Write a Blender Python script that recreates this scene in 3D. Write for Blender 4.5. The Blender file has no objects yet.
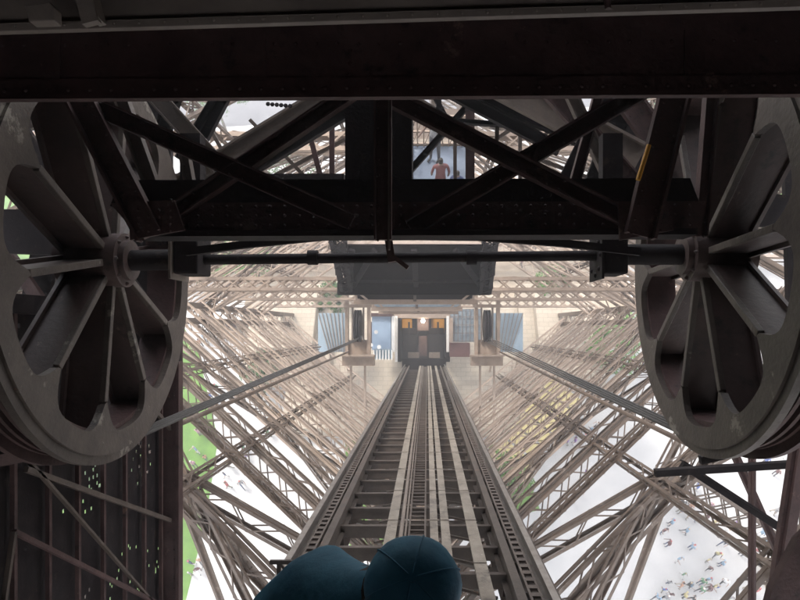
import bpy, math, random
from mathutils import Vector, Matrix
random.seed(7)
sc = bpy.context.scene
COL = sc.collection
R = math.radians
H = 56.0                                   # camera height over the plaza
A = R(60)                                  # slope of the lift track
CAM = Vector((0, 0, H))
EX = Vector((1, 0, 0)); EU = Vector((0, math.sin(A), math.cos(A))); ES = Vector((0, math.cos(A), -math.sin(A)))
UP = Vector((0, 0, 1))
F = 640.0
def T(r, u, s): return CAM + EX*r + EU*u + ES*s              # track frame -> world
def P(px, py, z): return T((px-427)/F*z, (328-py)/F*z, z)    # sighted position at a real distance z
def G(px, py, h=0.0):
    d = EX*(px-427)/F + EU*(328-py)/F + ES
    return CAM + d*((H-h)/-d.z)

# ------------------------------------------------------------------ materials
def mat(name, col, rough=.6, metal=0.0, col2=None, scale=3.0, bump=.1, detail=6, emit=None, alpha=None, bscale=None, spec=None, wear=None):
    m = bpy.data.materials.new(name); m.use_nodes = True
    nt = m.node_tree; b = nt.nodes['Principled BSDF']
    b.inputs['Roughness'].default_value = rough; b.inputs['Metallic'].default_value = metal
    if spec is not None: b.inputs['Specular IOR Level'].default_value = spec
    tc = nt.nodes.new('ShaderNodeTexCoord')
    geo = nt.nodes.new('ShaderNodeNewGeometry')
    n = nt.nodes.new('ShaderNodeTexNoise'); n.inputs['Scale'].default_value = scale; n.inputs['Detail'].default_value = detail
    n.inputs['Roughness'].default_value = .65
    nt.links.new(geo.outputs['Position'], n.inputs['Vector'])
    r = nt.nodes.new('ShaderNodeValToRGB')
    c2 = col2 or tuple(c*.6 for c in col)
    r.color_ramp.elements[0].position = .32; r.color_ramp.elements[0].color = (*c2, 1)
    r.color_ramp.elements[1].position = .68; r.color_ramp.elements[1].color = (*col, 1)
    nt.links.new(n.outputs['Fac'], r.inputs['Fac']); nt.links.new(r.outputs['Color'], b.inputs['Base Color'])
    for wc, wscale, lo, hi in (wear or ()):                  # chipped paint, grease and rust patches
        n3 = nt.nodes.new('ShaderNodeTexNoise'); n3.inputs['Scale'].default_value = wscale; n3.inputs['Detail'].default_value = 9; n3.inputs['Roughness'].default_value = .7
        nt.links.new(geo.outputs['Position'], n3.inputs['Vector'])
        mr = nt.nodes.new('ShaderNodeMapRange'); mr.inputs[1].default_value = lo; mr.inputs[2].default_value = hi
        nt.links.new(n3.outputs['Fac'], mr.inputs[0])
        mxw = nt.nodes.new('ShaderNodeMix'); mxw.data_type = 'RGBA'; mxw.inputs[7].default_value = (*wc, 1)
        src = b.inputs['Base Color'].links[0].from_socket
        nt.links.new(mr.outputs[0], mxw.inputs[0]); nt.links.new(src, mxw.inputs[6]); nt.links.new(mxw.outputs[2], b.inputs['Base Color'])
    if bump:
        n2 = nt.nodes.new('ShaderNodeTexNoise'); n2.inputs['Scale'].default_value = bscale or scale*7; n2.inputs['Detail'].default_value = 4
        nt.links.new(geo.outputs['Position'], n2.inputs['Vector'])
        bp = nt.nodes.new('ShaderNodeBump'); bp.inputs['Strength'].default_value = bump; bp.inputs['Distance'].default_value = .02
        nt.links.new(n2.outputs['Fac'], bp.inputs['Height']); nt.links.new(bp.outputs['Normal'], b.inputs['Normal'])
    if emit:
        b.inputs['Emission Color'].default_value = (*emit[0], 1); b.inputs['Emission Strength'].default_value = emit[1]
    if alpha is not None: b.inputs['Alpha'].default_value = alpha
    return m
M = {}
M['iron'] = mat('brown_tower_paint', (.125, .088, .064), .55, 0, (.072, .050, .037), 2.2, .15, wear=(((.22, .18, .15), 1.4, .58, .66), ((.12, .06, .035), 3, .64, .72)))  # tower paint, darkened to carry the shade on the near lattice
M['iron_pale'] = mat('hazed_tower_paint', (.33, .25, .195), .55, 0, (.24, .18, .138), 2.2, .15)  # paler copy of the tower paint, distance haze put into its colour
M['dark'] = mat('dark_brown_iron', (.085, .048, .045), .6, 0, (.046, .026, .025), 4, .3, spec=.3, wear=(((.16, .10, .08), 3.1, .63, .68), ((.02, .014, .014), 6, .58, .7)))  # near iron, shade under the cabin put into its dark colour
M['black'] = mat('shaded_greasy_steel', (.022, .016, .017), .7, 0, (.011, .009, .010), 5, .2, spec=.15, wear=(((.05, .036, .03), 4.0, .60, .68),))  # near steel, almost black so its colour holds the shade as well as grease
M['mid'] = mat('mid_brown_iron', (.10, .075, .06), .55, 0, (.05, .036, .03), 3, .2)  # even brown iron, a tone between dark and plate
M['plate'] = mat('grey_brown_plate', (.20, .16, .13), .55, 0, (.12, .095, .08), 3, .2)
M['wheel'] = mat('worn_wheel_paint', (.098, .077, .063), .55, 0, (.046, .034, .029), 3.4, .3, 10, wear=(((.22, .195, .165), 2.3, .60, .64), ((.035, .022, .018), 5.5, .60, .72), ((.12, .05, .03), 9, .66, .72)))
M['wheel_web'] = mat('brown_wheel_web', (.082, .050, .045), .6, 0, (.045, .028, .025), 3, .2, wear=(((.02, .014, .014), 3.5, .56, .68), ((.17, .12, .09), 6, .64, .7)))
M['rail'] = mat('polished_rail_steel', (.42, .40, .38), .32, .85, (.28, .25, .23), 6, .1)
M['plank'] = mat('walkway_plate', (.24, .205, .165), .65, 0, (.14, .115, .09), 3.5, .25, wear=(((.06, .048, .04), 2.2, .54, .66), ((.38, .34, .29), 8, .64, .7)))
M['track'] = mat('track_girder_paint', (.075, .056, .044), .55, 0, (.04, .03, .024), 3, .2, wear=(((.16, .075, .04), 4.2, .60, .70),))
M['cable'] = mat('greased_wire_rope', (.08, .075, .072), .6, .2, (.045, .042, .04), 9, .2)
M['plaza'] = mat('pale_plaza_gravel', (.47, .46, .45), .9, 0, (.33, .33, .33), .12, .25, 8, bscale=5)
M['path'] = mat('beige_gravel_path', (.44, .37, .29), .9, 0, (.34, .28, .21), .2, .25, 8, bscale=5)
M['road'] = mat('grey_asphalt', (.17, .17, .18), .9, 0, (.12, .12, .13), .3, .25, 8, bscale=5)
M['lawn'] = mat('mown_lawn', (.12, .23, .04), .95, 0, (.06, .135, .02), .55, .5, 8, bscale=14)
M['leaf'] = mat('bright_leaves', (.085, .19, .022), .7, 0, (.04, .10, .012), 1.4, 0)
M['leaf2'] = mat('deep_leaves', (.055, .12, .022), .7, 0, (.025, .07, .012), 1.4, 0)
M['bark'] = mat('grey_bark', (.13, .10, .07), .9, 0, None, 4, .5)
M['blue'] = mat('navy_blue_cloth', (.055, .25, .39), .7, 0, (.036, .17, .275), 9, .35, 8, bscale=16)
M['hairdark'] = mat('dark_brown_hair', (.035, .02, .014), .7, 0, None, 30, .3)
M['skin'] = mat('skin', (.50, .29, .20), .55, 0, (.44, .25, .17), 6, 0)
M['roofblue'] = mat('blue_zinc_roof', (.30, .37, .42), .4, .1, (.20, .26, .31), .8, .1)
M['bluepanel'] = mat('pale_blue_panel', (.30, .39, .50), .4, 0, (.20, .27, .36), .7, .1)
M['orange'] = mat('orange_yellow_wall', (.70, .36, .03), .6, 0, (.5, .22, .03), 1.2, 0)
M['white'] = mat('white_paint', (.75, .73, .70), .5, 0, (.62, .60, .57), 2, 0)
M['lamp'] = mat('lit_lamp', (.9, .9, .85), .5, 0, None, 1, 0, emit=((1, .95, .85), 9))
M['red'] = mat('brick_red_cladding', (.12, .05, .045), .6, 0, None, 1.5, .1)
M['stone'] = mat('limestone_blocks', (.34, .295, .235), .85, 0, (.24, .20, .155), .9, .3)
nt = M['stone'].node_tree; bk = nt.nodes.new('ShaderNodeTexBrick'); bk.inputs['Scale'].default_value = .55; bk.inputs['Mortar Size'].default_value = .012
bk.inputs['Color1'].default_value = (.44, .38, .30, 1); bk.inputs['Color2'].default_value = (.36, .30, .235, 1); bk.inputs['Mortar'].default_value = (.20, .17, .13, 1)
nt.links.new(nt.nodes['Geometry'].outputs['Position'], bk.inputs['Vector'])
mb = nt.nodes.new('ShaderNodeMix'); mb.data_type = 'RGBA'; mb.inputs[0].default_value = .55
nt.links.new(nt.nodes['Principled BSDF'].inputs['Base Color'].links[0].from_socket, mb.inputs[6]); nt.links.new(bk.outputs['Color'], mb.inputs[7]); nt.links.new(mb.outputs[2], nt.nodes['Principled BSDF'].inputs['Base Color'])
M['bluefloor'] = mat('blue_grey_floor', (.17, .21, .28), .6, 0, (.12, .15, .20), 2, .1)
M['yellow'] = mat('yellow_awning_cloth', (.44, .37, .17), .8, 0, (.34, .28, .12), 1, .1)
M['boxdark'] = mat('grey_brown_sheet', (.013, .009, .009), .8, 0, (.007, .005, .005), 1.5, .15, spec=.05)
M['glass'] = mat('roof_glass', (.30, .35, .39), .15, 0, (.17, .21, .25), 1.5, 0)

# ------------------------------------------------------------------ object helpers
def tag(o, label=None, cat=None, group=None, kind=None):
    if label: o['label'] = label
    if cat: o['category'] = cat
    if group: o['group'] = group
    if kind: o['kind'] = kind
    return o
WL = {}
def wl(o): return WL[o]
def empty(name, loc, label, cat, group=None, rz=0):
    o = bpy.data.objects.new(name, None); COL.objects.link(o); o.location = loc; o.empty_display_size = .3
    o.rotation_euler = (0, 0, rz)
    WL[o] = Vector(loc); return tag(o, label, cat, group)
class MB:
    def __init__(s): s.v = []; s.f = []; s.smooth = []
    def add(s, vs, fs, sm=False):
        n = len(s.v); s.v += [Vector(v) for v in vs]; s.f += [tuple(i+n for i in f) for f in fs]; s.smooth += [sm]*len(fs)
    def box8(s, c, hx, hy, hz):
        c = Vector(c); vs = [c+hx*i+hy*j+hz*k for i in (-1, 1) for j in (-1, 1) for k in (-1, 1)]
        fs = [(0, 1, 3, 2), (4, 6, 7, 5), (0, 4, 5, 1), (2, 3, 7, 6), (0, 2, 6, 4), (1, 5, 7, 3)]
        if hx.cross(hy).dot(hz) < 0: fs = [f[::-1] for f in fs]
        s.add(vs, fs)
    def beam(s, p, q, w, d, up=UP):
        """box from p to q: w across, d along 'up'"""
        p = Vector(p); q = Vector(q); ax = q-p
        if ax.length < 1e-4: return
        a = ax.normalized(); side = a.cross(up)
        if side.length < 1e-3: side = a.cross(Vector((1, 0.1, 0)))
        side.normalize(); uu = side.cross(a).normalized()
        s.box8((p+q)/2, ax/2, side*w/2, uu*d/2)
    def angle(s, p, q, w, t, up=UP, flip=1):
        """L section"""
        p = Vector(p); q = Vector(q); a = (q-p).normalized(); side = a.cross(up)
        if side.length < 1e-3: side = a.cross(Vector((1, .1, 0)))
        side.normalize(); uu = side.cross(a).normalized()
        s.beam(p+side*w/2*flip, q+side*w/2*flip, w, t, up)
        s.beam(p+uu*(w/2+t/2), q+uu*(w/2+t/2), t, w, up)
    def tube(s, p, q, r, n=12, r2=None, caps=True):
        p = Vector(p); q = Vector(q); a = (q-p).normalized(); r2 = r if r2 is None else r2
        e = a.orthogonal().normalized(); g = a.cross(e)
        vs = []
        for c, rr in ((p, r), (q, r2)):
            for i in range(n):
                t = 2*math.pi*i/n; vs.append(c+(e*math.cos(t)+g*math.sin(t))*rr)
        s.add(vs, [(i, (i+1) % n, n+(i+1) % n, n+i) for i in range(n)], True)
        if caps: s.add([vs[i] for i in range(n)], [tuple(range(n))[::-1]]); s.add([vs[n+i] for i in range(n)], [tuple(range(n))])
    def pipe(s, pts, r, n=8):
        for a, b in zip(pts[:-1], pts[1:]): s.tube(a, b, r, n)
    def dome(s, c, nrm, r, h):
        c = Vector(c); nrm = nrm.normalized(); e = nrm.orthogonal().normalized(); g = nrm.cross(e)
        vs = [c+(e*math.cos(t)+g*math.sin(t))*r for t in [2*math.pi*i/7 for i in range(7)]]
        vs += [c+(e*math.cos(t)+g*math.sin(t))*r*.62+nrm*h*.8 for t in [2*math.pi*i/7 for i in range(7)]]
        vs.append(c+nrm*h)
        s.add(vs, [(i, (i+1) % 7, 7+(i+1) % 7, 7+i) for i in range(7)]+[(7+i, 7+(i+1) % 7, 14) for i in range(7)], True)
    def prism(s, pts, off):
        n = len(pts); pts = [Vector(p) for p in pts]; off = Vector(off)
        c = sum(pts, Vector())/n
        nr = Vector()
        for i in range(n): nr += (pts[i]-c).cross(pts[(i+1) % n]-c)
        if nr.dot(off) > 0: pts = pts[::-1]
        vs = pts+[p+off for p in pts]
        s.add(vs, [tuple(range(n)), tuple(range(2*n-1, n-1, -1))]+[(i, n+i, n+(i+1) % n, (i+1) % n) for i in range(n)])
    def build(s, name, m, parent=None, bevel=0, label=None, cat=None, group=None, kind=None, base=False):
        me = bpy.data.meshes.new(name)
        xs = [v.x for v in s.v]; ys = [v.y for v in s.v]; zs = [v.z for v in s.v]
        c = Vector(((min(xs)+max(xs))/2, (min(ys)+max(ys))/2, min(zs) if base else (min(zs)+max(zs))/2))
        me.from_pydata([v-c for v in s.v], [], s.f); me.update()
        me.polygons.foreach_set('use_smooth', s.smooth)
        me.materials.append(M[m] if isinstance(m, str) else m)
        o = bpy.data.objects.new(name, me); COL.objects.link(o)
        if parent is not None: o.parent = parent; o.location = c-WL[parent]
        else: o.location = c
        WL[o] = c
        if bevel:
            b = o.modifiers.new('bevel', 'BEVEL'); b.width = bevel; b.segments = 2; b.limit_method = 'ANGLE'
        return tag(o, label, cat, group, kind)

def lattice(parent, name, p, q, w, d, up, chord=.12, panel=1.0, m='iron', lace=.05, sides=2, dbl=True, lname='lacing'):
    """box lattice girder: 4 corner angles + zigzag lacing as a sub-part"""
    p = Vector(p); q = Vector(q); a = (q-p).normalized(); side = a.cross(up).normalized(); uu = side.cross(a).normalized()
    cb = MB(); lb = MB(); L = (q-p).length
    cs = [(i, j) for i in (-1, 1) for j in (-1, 1)]
    for i, j in cs:
        o = side*w/2*i+uu*d/2*j
        cb.beam(p+o-side*i*chord*.5, q+o-side*i*chord*.5, chord, chord*.22, up)
        cb.beam(p+o-uu*j*chord*.62, q+o-uu*j*chord*.62, chord*.22, chord, up)
    n = max(2, int(round(L/panel)))
    def zig(o1, o2, off, nn):
        for k in range(n):
            A1 = p+a*(L*k/n); B1 = p+a*(L*(k+1)/n)
            if k % 2: lb.beam(A1+o1+off, B1+o2+off, lace, .02, nn)
            else: lb.beam(A1+o2+off, B1+o1+off, lace, .02, nn)
            if dbl:
                if k % 2: lb.beam(A1+o2-off*0+nn*.03+off, B1+o1+nn*.03+off, lace, .02, nn)
                else: lb.beam(A1+o1+nn*.03+off, B1+o2+nn*.03+off, lace, .02, nn)
    z = Vector()
    zig(side*w/2+uu*d/2, -side*w/2+uu*d/2, z, uu); zig(side*w/2-uu*d/2, -side*w/2-uu*d/2, z, -uu)
    if sides > 2:
        zig(side*w/2+uu*d/2, side*w/2-uu*d/2, z, side); zig(-side*w/2+uu*d/2, -side*w/2-uu*d/2, z, -side)
    o = cb.build(name, m, parent)
    lb.build(lname, m, o)
    return o

# ------------------------------------------------------------------ camera, light, world
cam = bpy.data.cameras.new('camera'); co = bpy.data.objects.new('camera', cam); COL.objects.link(co)
co.matrix_world = Matrix(((EX.x, EU.x, -ES.x, CAM.x), (EX.y, EU.y, -ES.y, CAM.y), (EX.z, EU.z, -ES.z, CAM.z), (0, 0, 0, 1)))
cam.sensor_width = 36; cam.lens = F/800*36; cam.shift_x = -27/800; cam.shift_y = 28/800
cam.clip_start = .05; cam.clip_end = 2000
sc.camera = co
sd = Vector((-.42, .30, .86)).normalized()          # towards the sun
sun = bpy.data.lights.new('sun', 'SUN'); sun.energy = 1.5; sun.angle = R(14); sun.color = (1, .94, .85)
so = bpy.data.objects.new('sun', sun); COL.objects.link(so); so.location = (0, 0, 90)
so.rotation_euler = sd.to_track_quat('Z', 'Y').to_euler()
w = bpy.data.worlds.new('World'); sc.world = w; w.use_nodes = True
nt = w.node_tree; bg = nt.nodes['Background']; sky = nt.nodes.new('ShaderNodeTexSky'); sky.sky_type = 'NISHITA'
sky.sun_disc = False; sky.sun_elevation = math.asin(sd.z); sky.sun_rotation = math.atan2(sd.x, sd.y)
mx = nt.nodes.new('ShaderNodeMix'); mx.data_type = 'RGBA'; mx.inputs[0].default_value = .6     # thin white overcast over the sky
nt.links.new(sky.outputs[0], mx.inputs[6]); mx.inputs[7].default_value = (8.2, 7.9, 7.6, 1); nt.links.new(mx.outputs[2], bg.inputs[0]); bg.inputs[1].default_value = .15
sc.view_settings.view_transform = 'Standard'; sc.view_settings.look = 'None'; sc.view_settings.gamma = 1
sc.view_settings.exposure = 2.0

# ------------------------------------------------------------------ ground
def sheet(name, pts, z, m, kind='structure', **k):
    b = MB(); b.prism([Vector((p[0], p[1], z)) for p in pts], (0, 0, -.3)); return b.build(name, m, kind=kind, **k)
b = MB(); b.prism([(-500, -400, 0), (500, -400, 0), (500, 700, 0), (-500, 700, 0)], (0, 0, -1)); b.build('ground', 'plaza', kind='structure')
def gp(pts): return [G(x, y) for x, y in pts]
def flat(name, pix, z, m):
    b = MB(); ps = gp(pix); b.prism([Vector((p.x, p.y, z)) for p in ps], (0, 0, -.002)); return b.build(name, m, kind='structure')
flat('lawn', [(60, 300), (178, 318), (198, 350), (218, 440), (206, 520), (176, 640), (60, 700), (0, 500)], .006, 'lawn')
flat('lawn', [(-260, 20), (120, 40), (150, 150), (60, 285), (-200, 290)], .006, 'lawn')
flat('lawn', [(180, 228), (262, 226), (268, 262), (205, 282), (175, 270)], .006, 'lawn')
flat('lawn', [(596, 60), (700, 40), (830, 60), (820, 240), (770, 210), (650, 200)], .006, 'lawn')
flat('lawn', [(345, 440), (404, 440), (395, 540), (350, 560)], .006, 'lawn')
flat('lawn', [(488, 440), (520, 452), (540, 510), (498, 520)], .006, 'lawn')
flat('path', [(205, 300), (345, 296), (400, 372), (390, 430), (330, 420), (255, 345)], .010, 'path')
flat('path', [(500, 296), (640, 296), (625, 330), (540, 400), (470, 430), (450, 372)], .010, 'path')
flat('path', [(262, 232), (600, 225), (640, 296), (200, 296)], .005, 'path')
flat('road', [(-200, 150), (900, 90), (900, 50), (-200, 105)], .012, 'road')
# masonry pier foot on which the column shoes rest
# ------------------------------------------------------------------ tower leg
leg = empty('tower_leg', (0, 28, 0), 'huge brown riveted iron lattice leg of tower, enclosing the sloping lift track all round', 'tower leg')
DL = 13.0; UL = .8; DO = 11.3
su = math.sin(A); ss = math.cos(A)
def Lp(z, sx): return T(DL*sx-.1, UL, z)
def Ip(z): return T(-.1, UL-DO*su, z-DO*ss)
def Op(z): return T(-.1, UL+DO*su, z+DO*ss)
zs = [3, 14, 25, 36, 47, 58]
# four corner columns
def column(pf, z0, z1, up, wd=1.1):
    lattice(leg, 'corner_column', pf(z0), pf(z1), wd, wd, up, .26, 1.6, 'iron', .09, 4, False)
for sx in (-1, 1): column(lambda z, sx=sx: Lp(z, sx), 3, 64, EU)
column(Ip, 10, 66, EU); column(Op, 3, 52, EU)
def gussets(c, a1, a2, n, size=.85, m='iron_pale'):
    b = MB(); pts = []
    for i in range(8):
        t = 2*math.pi*i/8+.39; pts.append(c+(a1*math.cos(t)+a2*math.sin(t))*size*(1 if i % 2 else .8))
    b.prism(pts, n*.03)
    for k in range(16):
        t = 2*math.pi*k/16; b.dome(c+(a1*math.cos(t)+a2*math.sin(t))*size*.6+n*.03, n, .035, .02)
    b.build('gusset_plate', 'iron_pale', leg)
for sx in (-1, 1):
    for corner in (Ip, Op):
        fn = (Lp(20, sx)-corner(20)).cross(ES).normalized()
        if fn.dot(UP) < 0: fn = -fn
        nodes = [8.5+5.5*k for k in range(10)]
        for k, z in enumerate(nodes):
            if corner is Op and z > 48: continue
            mm = 'iron_pale' if z > 29 else 'iron'  # far girders take the haze-paled copy, near ones the shade-darkened paint
            lattice(leg, 'cross_girder', Lp(z, sx), corner(z), .85 if k % 2 else .6, .4, ES, .10, .95, mm, .042, 2, k % 2 == 1)
            if k+2 < len(nodes) and k % 2 and not (corner is Op and nodes[k+2] > 48):
                z2 = nodes[k+2]
                lattice(leg, 'diagonal_brace', Lp(z, sx)+ES*.5, corner(z2)+ES*.5, .55, .35, ES, .09, .9, mm, .04, 2, False)
                lattice(leg, 'diagonal_brace', corner(z)+ES*.9, Lp(z2, sx)+ES*.9, .34, .3, ES, .07, .8, mm, .035, 2, False)
                x0 = (Lp(z, sx)+Lp(z2, sx)+corner(z)+corner(z2))/4
                gussets(x0+ES*.3, EX, EU, -ES, .42)
        for k in range(15):
            z = 11.2+2.75*k
            if z > (56 if corner is Ip else 44) or z < 20: continue
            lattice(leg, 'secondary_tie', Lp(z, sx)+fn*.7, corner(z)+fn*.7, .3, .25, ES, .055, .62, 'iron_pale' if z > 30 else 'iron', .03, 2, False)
        for t_ in (.28, .52, .76):
            lattice(leg, 'purlin', Lp(12, sx).lerp(corner(12), t_)+fn*.4, Lp(56 if corner is Ip else 46, sx).lerp(corner(56 if corner is Ip else 46), t_)+fn*.4, .34, .34, fn, .07, .95, 'iron', .035, 4, False)
# horizontal tie girders across the leg, above the track
for z, u in ((30, 2.05), (41, 2.1), (52, 2.0), (21.5, 6.2), (38, 6.6)):
    lattice(leg, 'tie_girder', T(-DL-.1, u, z), T(DL-.1, u, z), .62, .55, ES, .14, .75, 'iron_pale', .06, 4)
# long slanted struts from girder nodes down to the inner column
for sx in (-1, 1):
    # heavier flat plated struts near the mid-face nodes
    for a_, b_, wd in (((6.9, -4.0, 17.6), (4.2, -9.4, 20.5), .42), ((6.9, -4.0, 17.6), (7.6, -11.6, 25), .36), ((6.9, -4.0, 17.6), (12.6, -7.8, 20.2), .34),
                       ):
        p = T(sx*a_[0]-.1, a_[1], a_[2]); q = T(sx*b_[0]-.1, b_[1], b_[2])
        if wd > .35:
            b = MB(); b.beam(p, q, wd*.8, .05, ES); b.beam(p, q, .05, wd*.8, ES)
            for k in range(int((q-p).length/.25)): b.dome(p+(q-p).normalized()*k*.25-ES*.03+EX*wd*.25, -ES, .025, .015)
            o = b.build('plated_strut', 'iron', leg)
        else: lattice(leg, 'plated_strut', p, q, wd*1.6, wd*1.4, ES, .1, .7, 'iron', .045, 2)
# ------------------------------------------------------------------ second leg face far behind (neighbouring leg's foot bracing across the plaza)
arch = empty('base_arch', (0, 95, 0), 'pale lattice iron base girder spanning plaza beyond the lift pit', 'girder')
for u, z in ((12, 62),):
    lattice(arch, 'arch_chord', T(-40, 8, 66), T(40, 8, 66), 1.6, 1.6, ES, .3, 1.6, 'iron_pale', .12, 4)
    lattice(arch, 'arch_chord', T(-40, 14, 66), T(40, 14, 66), 1.6, 1.6, ES, .3, 1.6, 'iron_pale', .12, 4)
    for k in range(14):
        x = -40+k*80/14
        lattice(arch, 'arch_web', T(x, 8 if k % 2 else 14, 66), T(x+80/14, 14 if k % 2 else 8, 66), .7, .7, ES, .15, 1.2, 'iron_pale', .08, 2)
    for x in (-40, 40):
        lattice(arch, 'arch_post', T(x, 14, 66), Vector((x, T(x, 14, 66).y, 0)), 1.5, 1.5, Vector((0, 1, 0)), .3, 1.5, 'iron_pale', .12, 4)

# ------------------------------------------------------------------ lift track
TC = -.2; TU = -3.2
tr = empty('lift_track', T(TC, TU, 56), 'steep double railed lift track with walkway plates running down the leg to the station', 'track')
def along(b, r, u, z0, z1, wd, hh): b.beam(T(r, u, z0), T(r, u, z1), wd, hh, EU)
for sx in (-1, 1):
    b = MB(); along(b, TC+sx*1.72, TU-.02, 2, 56, .09, .07); along(b, TC+sx*1.72, TU-.11, 2, 56, .035, .12); along(b, TC+sx*1.72, TU-.18, 2, 56, .16, .02)
    b.build('rail', 'rail', tr)
    b = MB(); along(b, TC+sx*1.36, TU-.10, 2, 56, .12, .03); along(b, TC+sx*1.36, TU-.28, 2, 56, .025, .33); along(b, TC+sx*1.36, TU-.45, 2, 56, .18, .03)
    b.build('guide_rail', 'track', tr)
    b = MB()
    along(b, TC+sx*1.72, TU-.215, 2, 56, .34, .03); along(b, TC+sx*1.60, TU-.72, 2, 56, .03, .98); along(b, TC+sx*1.6, TU-1.22, 2, 56, .4, .03)
    for k in range(50):
        z = 3+k*1.07
        b.beam(T(TC+sx*1.5, TU-.25, z), T(TC+sx*1.5, TU-1.2, z), .12, .03, ES)
    b.build('side_girder', 'track', tr)
    b = MB()                                             # holed rack plate between the rails
    z = 4.0
    while z < 40:
        for uu_ in (-.20,):
            b.beam(T(TC+sx*1.54, TU-.10, z), T(TC+sx*1.54, TU-.10, z+.11), .16, .03, EU)
            b.beam(T(TC+sx*1.605, TU-.10, z+.11), T(TC+sx*1.605, TU-.10, z+.24), .03, .03, EU)
            b.beam(T(TC+sx*1.475, TU-.10, z+.11), T(TC+sx*1.475, TU-.10, z+.24), .03, .03, EU)
        z += .24
    b.build('rack_plate', 'mid', tr)
for r0, r1 in ((-.67, -.5), (.05, .18), (.23, .37), (.66, .84)):
    b = MB(); along(b, (r0+r1)/2, TU-.12, 2, 56, r1-r0, .04)
    for z in range(3, 56, 2):
        b.beam(T(r0, TU-.095, z), T(r1, TU-.095, z), .05, .012, EU)
    b.build('walkway_plate', 'plank', tr)
b = MB(); b.tube(T(-.42, TU-.12, 2), T(-.42, TU-.12, 56), .035, 8); b.tube(T(-.35, TU-.14, 2), T(-.35, TU-.14, 56), .02, 8); b.build('conduit', 'plate', tr)
b = MB()
for rr in (-.29, -.03): along(b, rr, TU-.14, 2, 56, .03, .08)
for k in range(200): b.beam(T(-.29, TU-.14, 3+k*.26), T(-.03, TU-.14, 3+k*.26), .05, .03, EU)
b.build('ladder', 'mid', tr)
for k in range(46):
    z = 3.6+k*1.12
    b = MB(); b.beam(T(TC-1.34, TU-.34, z), T(TC+1.34, TU-.34, z), .10, .03, EU); b.beam(T(TC-1.34, TU-.45, z), T(TC+1.34, TU-.45, z), .03, .2, EU)
    b.build('crossbeam', 'mid', tr)
for k in range(46):
    z = 4.16+k*1.12
    b = MB(); b.beam(T(TC-1.34, TU-1.0, z), T(TC+1.34, TU-1.0, z), .05, .05, EU); b.beam(T(-.9, TU-.45, z), T(-.05, TU-.45, z+.56), .04, .04, EU); b.beam(T(.95, TU-.45, z), T(.1, TU-.45, z+.56), .04, .04, EU)
    b.build('tie_bar', 'track', tr)
for k in range(16):
    z = 5+k*3.3
    b = MB()
    b.beam(T(TC-1.5, TU-1.15, z), T(TC+1.5, TU-1.15, z+3.2), .16, .08, EU); b.beam(T(TC+1.5, TU-1.26, z), T(TC-1.5, TU-1.26, z+3.2), .16, .08, EU)
    b.beam(T(TC-1.5, TU-1.36, z), T(TC+1.5, TU-1.36, z), .22, .1, EU)
    for sx in (-1, 1):
        b.beam(T(TC+sx*1.55, TU-1.3, z), T(TC+sx*2.6, TU-2.6, z), .1, .1, ES); b.beam(T(TC+sx*1.3, TU-1.3, z), T(TC+sx*.2, TU-3.0, z+.6), .1, .1, ES)
        b.beam(T(TC+sx*2.6, TU-2.6, z), T(TC+sx*.2, TU-3.0, z+.6), .1, .1, ES)
    b.build('under_brace', 'track', tr)
for sx in (-1, 1):
    lattice(tr, 'support_girder', T(TC+sx*2.6, TU-2.6, 3), T(TC+sx*2.6, TU-2.6, 56), .35, .35, EU, .12, .9, 'track', .05, 4)
    lattice(tr, 'support_girder', T(TC+sx*1.85, TU-.75, 3), T(TC+sx*1.85, TU-.75, 56), .30, .35, EU, .09, .55, 'track', .045, 2)

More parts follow.
